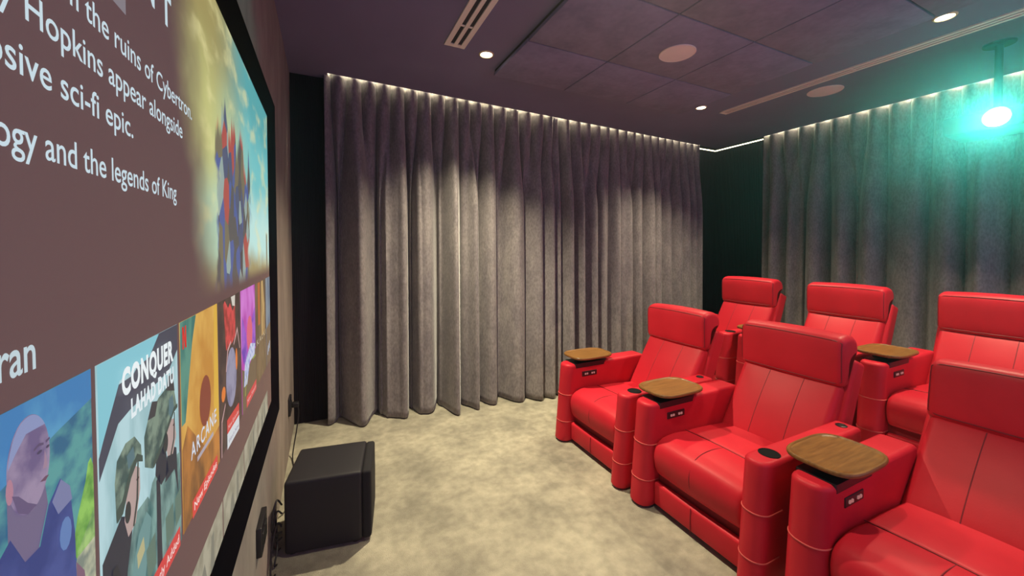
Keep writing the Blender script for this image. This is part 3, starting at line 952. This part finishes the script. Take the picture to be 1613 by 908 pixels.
def make_chair(label):
    t = thing('recliner', label, 'chair', (0, 0, 0), 'red leather cinema recliners')
    # --- arms
    a = obj('tray_arm', arm_loft(TY0, TY1, 0.0, .80, ZT_T, .060), M_leather, t)
    arm_seams(a, TY0, TY1, 0.0, ZT_T, .060, (.352, .155))
    bm = loft(bmesh.new(), [[(x, y, z) for x, y in rrect(.118, .43, TY0 - .001, TY1 + .001, [.01, .05, .05, .01], 6)] for z in (ZT_T - .030, ZT_T + .003)])
    obj('tray_well', bm, M_black, a)
    b = obj('cup_arm', arm_loft(CY0, CY1, -.005, .81, ZT_C, .052), M_leather, t)
    arm_seams(b, CY0, CY1, -.005, ZT_C, .052, (.350, .158))
    cyc = (CY0 + CY1) / 2
    obj('cup_holder', lathe(bmesh.new(), [(.041, ZT_C - .004), (.042, ZT_C + .0015), (.040, ZT_C + .003), (.0375, ZT_C + .003), (.036, ZT_C + .001), (.034, ZT_C + .0004)], .158, cyc, 36, False, True), M_cup, b)
    obj('speaker_button', lathe(bmesh.new(), [(.024, ZT_C - .002), (.024, ZT_C + .003), (.021, ZT_C + .005), (.017, ZT_C + .005), (.015, ZT_C + .002)], .745, cyc, 28), M_black, b)
    # --- control panel on the inner face of the tray arm
    pn = obj('control_panel', rbox((.068, .003, .019), .003, 2, 2, mat=Matrix.Translation((.248, TY0 - .001, .495))), M_black, t)
    for k, dx in enumerate((-.040, -.022, .022, .040)):
        obj('button', rbox((.0065, .003, .0065), .0025, 2, 1, mat=Matrix.Translation((.248 + dx, TY0 - .0055, .495))), M_redlight, pn)
    # --- tray
    tr = obj('tray', loft(bmesh.new(), [[(.290 + x, .322 + y, z) for x, y in superellipse(.178 - i, .128 - i, 3.6)] for i, z in
                 ((.010, .607), (.002, .611), (0, .617), (.001, .623), (.004, .626), (.010, .6262), (.014, .6225), (.03, .622), (.08, .622))]), M_wood, t)
    sp = obj('tray_bracket', rbox((.105, .040, .012), .006, 2, 1, mat=Matrix.Translation((.285, .315, .594))), M_black, t)
    obj('pivot', lathe(bmesh.new(), [(.03, ZT_T), (.03, .606)], .33, .315, 20), M_black, sp)
    # --- seat
    sp_ = catmull([(.72, .235), (.40, .225), (.12, .205), (.082, .218), (.066, .262), (.063, .315), (.082, .362), (.135, .392), (.22, .400), (.30, .393), (.318, .388), (.34, .393), (.45, .390), (.60, .378), (.71, .366), (.735, .30)], 5, True)
    prof = [(p[0], p[1]) for p in [(q.x, q.y) for q in [Vector((v[0], v[1])) for v in sp_]]]
    zc_ = .30
    def bulge(P):
        o = np.zeros_like(P); o[:, 1] = np.where(P[:, 1] > zc_, .010, 0) * np.clip((P[:, 1] - zc_) / .08, 0, 1)
        o[:, 0] = np.where(P[:, 0] < .10, -.008, 0)
        return o
    seat = obj('seat', profile_loft(prof, -.266, .243, .028, 5, 12, bulge), M_leather, t, ang=60)
    bm = bmesh.new()
    add_tube(bm, [(.318, y, .3895 + .010 * (1 - (y / .262) ** 2)) for y in np.linspace(-.262, .240, 16)], .0022, 6)
    obj('seam', bm, M_seam, seat); bm = bmesh.new()
    path = [(.316, 0, .399), (.22, 0, .4105), (.135, 0, .4025), (.078, 0, .371), (.0555, 0, .315), (.059, 0, .262), (.076, 0, .217)]
    add_tube(bm, [(p.x, -.005, p.z) for p in catmull(path, 6)], .0022, 6)
    obj('seam', bm, M_seam, seat)
    # --- footrest panel, base
    fr = obj('footrest', rbox((.020, .252, .064), .016, 4, 3, puff=(.006, 0, 0), mat=Matrix.Translation((.093, -.0115, .090))), M_leather, t)
    obj('seam', add_tube(bmesh.new(), [(.0675, -.005, .03), (.0655, -.005, .09), (.069, -.005, .15)], .002, 6), M_seam, fr)
    obj('base', box(.115, .80, -.268, .246, .012, .225, bevel=.01), M_red_dark, t)
    # --- back
    ang = math.radians(32)
    R = Matrix.Translation((.792, -.0115, .508)) @ Matrix.Rotation(ang, 4, 'Y')
    bk = obj('backrest', rbox((.062, .262, .235), .035, 5, 8, puff=(.016, .0, .0), mat=R), M_leather, t, ang=60)
    for yy in (-.095, .085):
        bm = bmesh.new()
        pts = [R @ Vector((-.0615 - .016 * (1 - (yy / .262) ** 2) * (1 - (z / .235) ** 2), yy, z)) for z in np.linspace(-.2, .205, 14)]
        add_tube(bm, pts, .0020, 6)
        obj('seam', bm, M_seam, bk)
    R2 = Matrix.Translation((.892, -.0115, .555)) @ Matrix.Rotation(math.radians(22), 4, 'Y')
    obj('back_shell', rbox((.055, .284, .305), .022, 4, 4, mat=R2), M_leather, t, ang=60)
    hp = catmull([(.895, .712), (.862, .716), (.845, .745), (.840, .84), (.840, .930), (.858, .968), (.905, .983), (.960, .978), (1.000, .952), (1.016, .905), (1.002, .866), (.965, .852), (.942, .832), (.936, .77), (.926, .728)], 5, True)
    hprof = [(p[0], p[1]) for p in hp]
    def hb(P):
        o = np.zeros_like(P); o[:, 1] = np.clip((P[:, 1] - .9) / .07, 0, 1) * .010; o[:, 0] = np.where(P[:, 0] < .87, -.010, 0)
        return o
    hd = obj('headrest', profile_loft(hprof, -.283, .260, .032, 6, 12, hb), M_leather, t, ang=60)
    # piping round the front face of the headrest, following its surface
    P = np.array(hprof); ctr = P.mean(0)
    it = int(np.argmin(((P - (.850, .957)) ** 2).sum(1))); ib = int(np.argmin(((P - (.848, .738)) ** 2).sum(1)))
    lo, hi = sorted((it, ib)); idx = list(range(lo, hi + 1))
    if P[idx][:, 0].max() > .90: idx = list(range(hi, len(P))) + list(range(0, lo + 1))
    if np.linalg.norm(P[idx[0]] - P[it]) > 1e-6: idx = idx[::-1]
    T = np.roll(P, -1, 0) - np.roll(P, 1, 0); Nn = np.stack([T[:, 1], -T[:, 0]], 1); Nn /= np.linalg.norm(Nn, axis=1, keepdims=True)
    if ((Nn * (P - ctr)).sum()) < 0: Nn = -Nn
    ya, yb, rr = -.283, .260, .032
    def at(k, y, ins):
        f = 1 - ((y - (ya + yb) / 2) / ((yb - ya) / 2)) ** 2
        q = P[k] - Nn[k] * (ins - .0008) + hb(P)[k] * f
        return (q[0], y, q[1])
    ca = 1 - math.cos(math.radians(42)); ci = 1 - math.sin(math.radians(42))
    yA, yB, ins = ya + rr * ca, yb - rr * ca, rr * ci
    pts = []
    span = list(np.linspace(yA + .03, yB - .03, 20))
    pts += [at(it, y, 0) for y in span]
    pts += [at(k, yB, ins) for k in idx[1:-1]]
    pts += [at(ib, y, 0) for y in span[::-1]]
    pts += [at(k, yA, ins) for k in idx[1:-1][::-1]]
    bm = bmesh.new()
    add_tube(bm, pts, .0028, 6, closed=True)
    obj('piping', bm, M_seam, hd)
    return t


CX, CY = 1.55, 2.120
PITCH = .82
front_labels = ['red recliner with wooden tray in the front row, nearest the long drapes',
                'red recliner with wooden tray, the middle one of the front row',
                'red recliner with wooden tray in the front row, closest to the camera']
back_labels = ['red recliner in the raised rear row, beside the dark corner gap',
               'red recliner in the raised rear row, second from the dark corner gap',
               'red recliner in the raised rear row, below the projector light']
proto = make_chair(front_labels[0])
proto.location = (CX, CY, 0)
for i in (1, 2):
    c = dup(proto, (CX, CY - PITCH * i + (.017 if i == 1 else .010), 0), front_labels[i])
    if i == 2:                                   # this one is reclined a little further
        hinge = Vector((.66, 0, .36)); rot = Matrix.Rotation(math.radians(9.5), 3, 'Y')
        for ch in c.children:
            if ch.name.split('.')[0] in ('backrest', 'back_shell', 'headrest'):
                ch.rotation_euler = (0, math.radians(9.5), 0)
                ch.location = hinge - rot @ hinge
for i in range(3):
    dup(proto, (CX + 1.477, CY + .396 - PITCH * i, .15), back_labels[i])

# ------------------------------------------------------------------ projector
PX, PY, PZ = 4.00, .912, 2.305
pr = thing('projector', 'ceiling hung projector shining bright green light at the screen', 'projector', (PX, PY, PZ))
obj('body', rbox((.19, .21, .065), .022, 4, 3, mat=Matrix.Translation((.205, .05, .0))), M_greybody, pr)
RY = Matrix.Rotation(-PI / 2, 4, 'Y')
bm = lathe(bmesh.new(), [(.072, -.03), (.072, .012), (.067, .020), (.062, .020), (.058, .006)], 0, 0, 36); bm.transform(RY)
obj('lens_ring', bm, M_black, pr)
bm = lathe(bmesh.new(), [(.059, .004), (.054, .012), (.036, .019), (.010, .022)], 0, 0, 36); bm.transform(RY)
obj('lens', bm, M_lens, pr)
bm = lathe(bmesh.new(), [(.02, .06), (.02, ZC - PZ - .012)], .22, .05, 20)
obj('mount_pole', bm, M_greybody, pr)
obj('mount_plate', lathe(bmesh.new(), [(.075, ZC - PZ - .014), (.078, ZC - PZ - .008), (.078, ZC - PZ)], .22, .05, 32), M_greybody, pr)
for k in range(7):
    obj('cooling_slot', box(.06 + .035 * k, .08 + .035 * k, .2585, .2615, -.035, .035), M_black, pr)

# light of the projector and the thin haze it shines through
PJ = (PX - .03, PY, PZ)
PGREEN = (.07, .92, .72)
spot('projector_beam', PJ, (XS, (Y0 + Y1) / 2, 1.45 - .05), PROJ_W, PGREEN, 40, .35, .02, pr)
bm = bmesh.new()
e = .09
far = [(XO + .012, Y0 - e, Z0 - e), (XO + .012, Y1 + e, Z0 - e), (XO + .012, Y1 + e, Z1 + e), (XO + .012, Y0 - e, Z1 + e)]
near = [(PX - .025, PY + a * .075, PZ + b * .06) for a, b in ((-1, -1), (1, -1), (1, 1), (-1, 1))]
loft(bm, [far, near])
m = bpy.data.materials.new('thin_haze'); m.use_nodes = True; nt = m.node_tree
nt.nodes.remove(nt.nodes['Principled BSDF'])
vs = nt.nodes.new('ShaderNodeVolumeScatter'); vs.inputs['Density'].default_value = HAZE; vs.inputs['Anisotropy'].default_value = .86
nt.links.new(vs.outputs[0], nt.nodes['Material Output'].inputs['Volume'])
tag(obj('haze', bm, m), 'faint haze lit green in the beam between projector and screen', 'haze', kind='stuff')
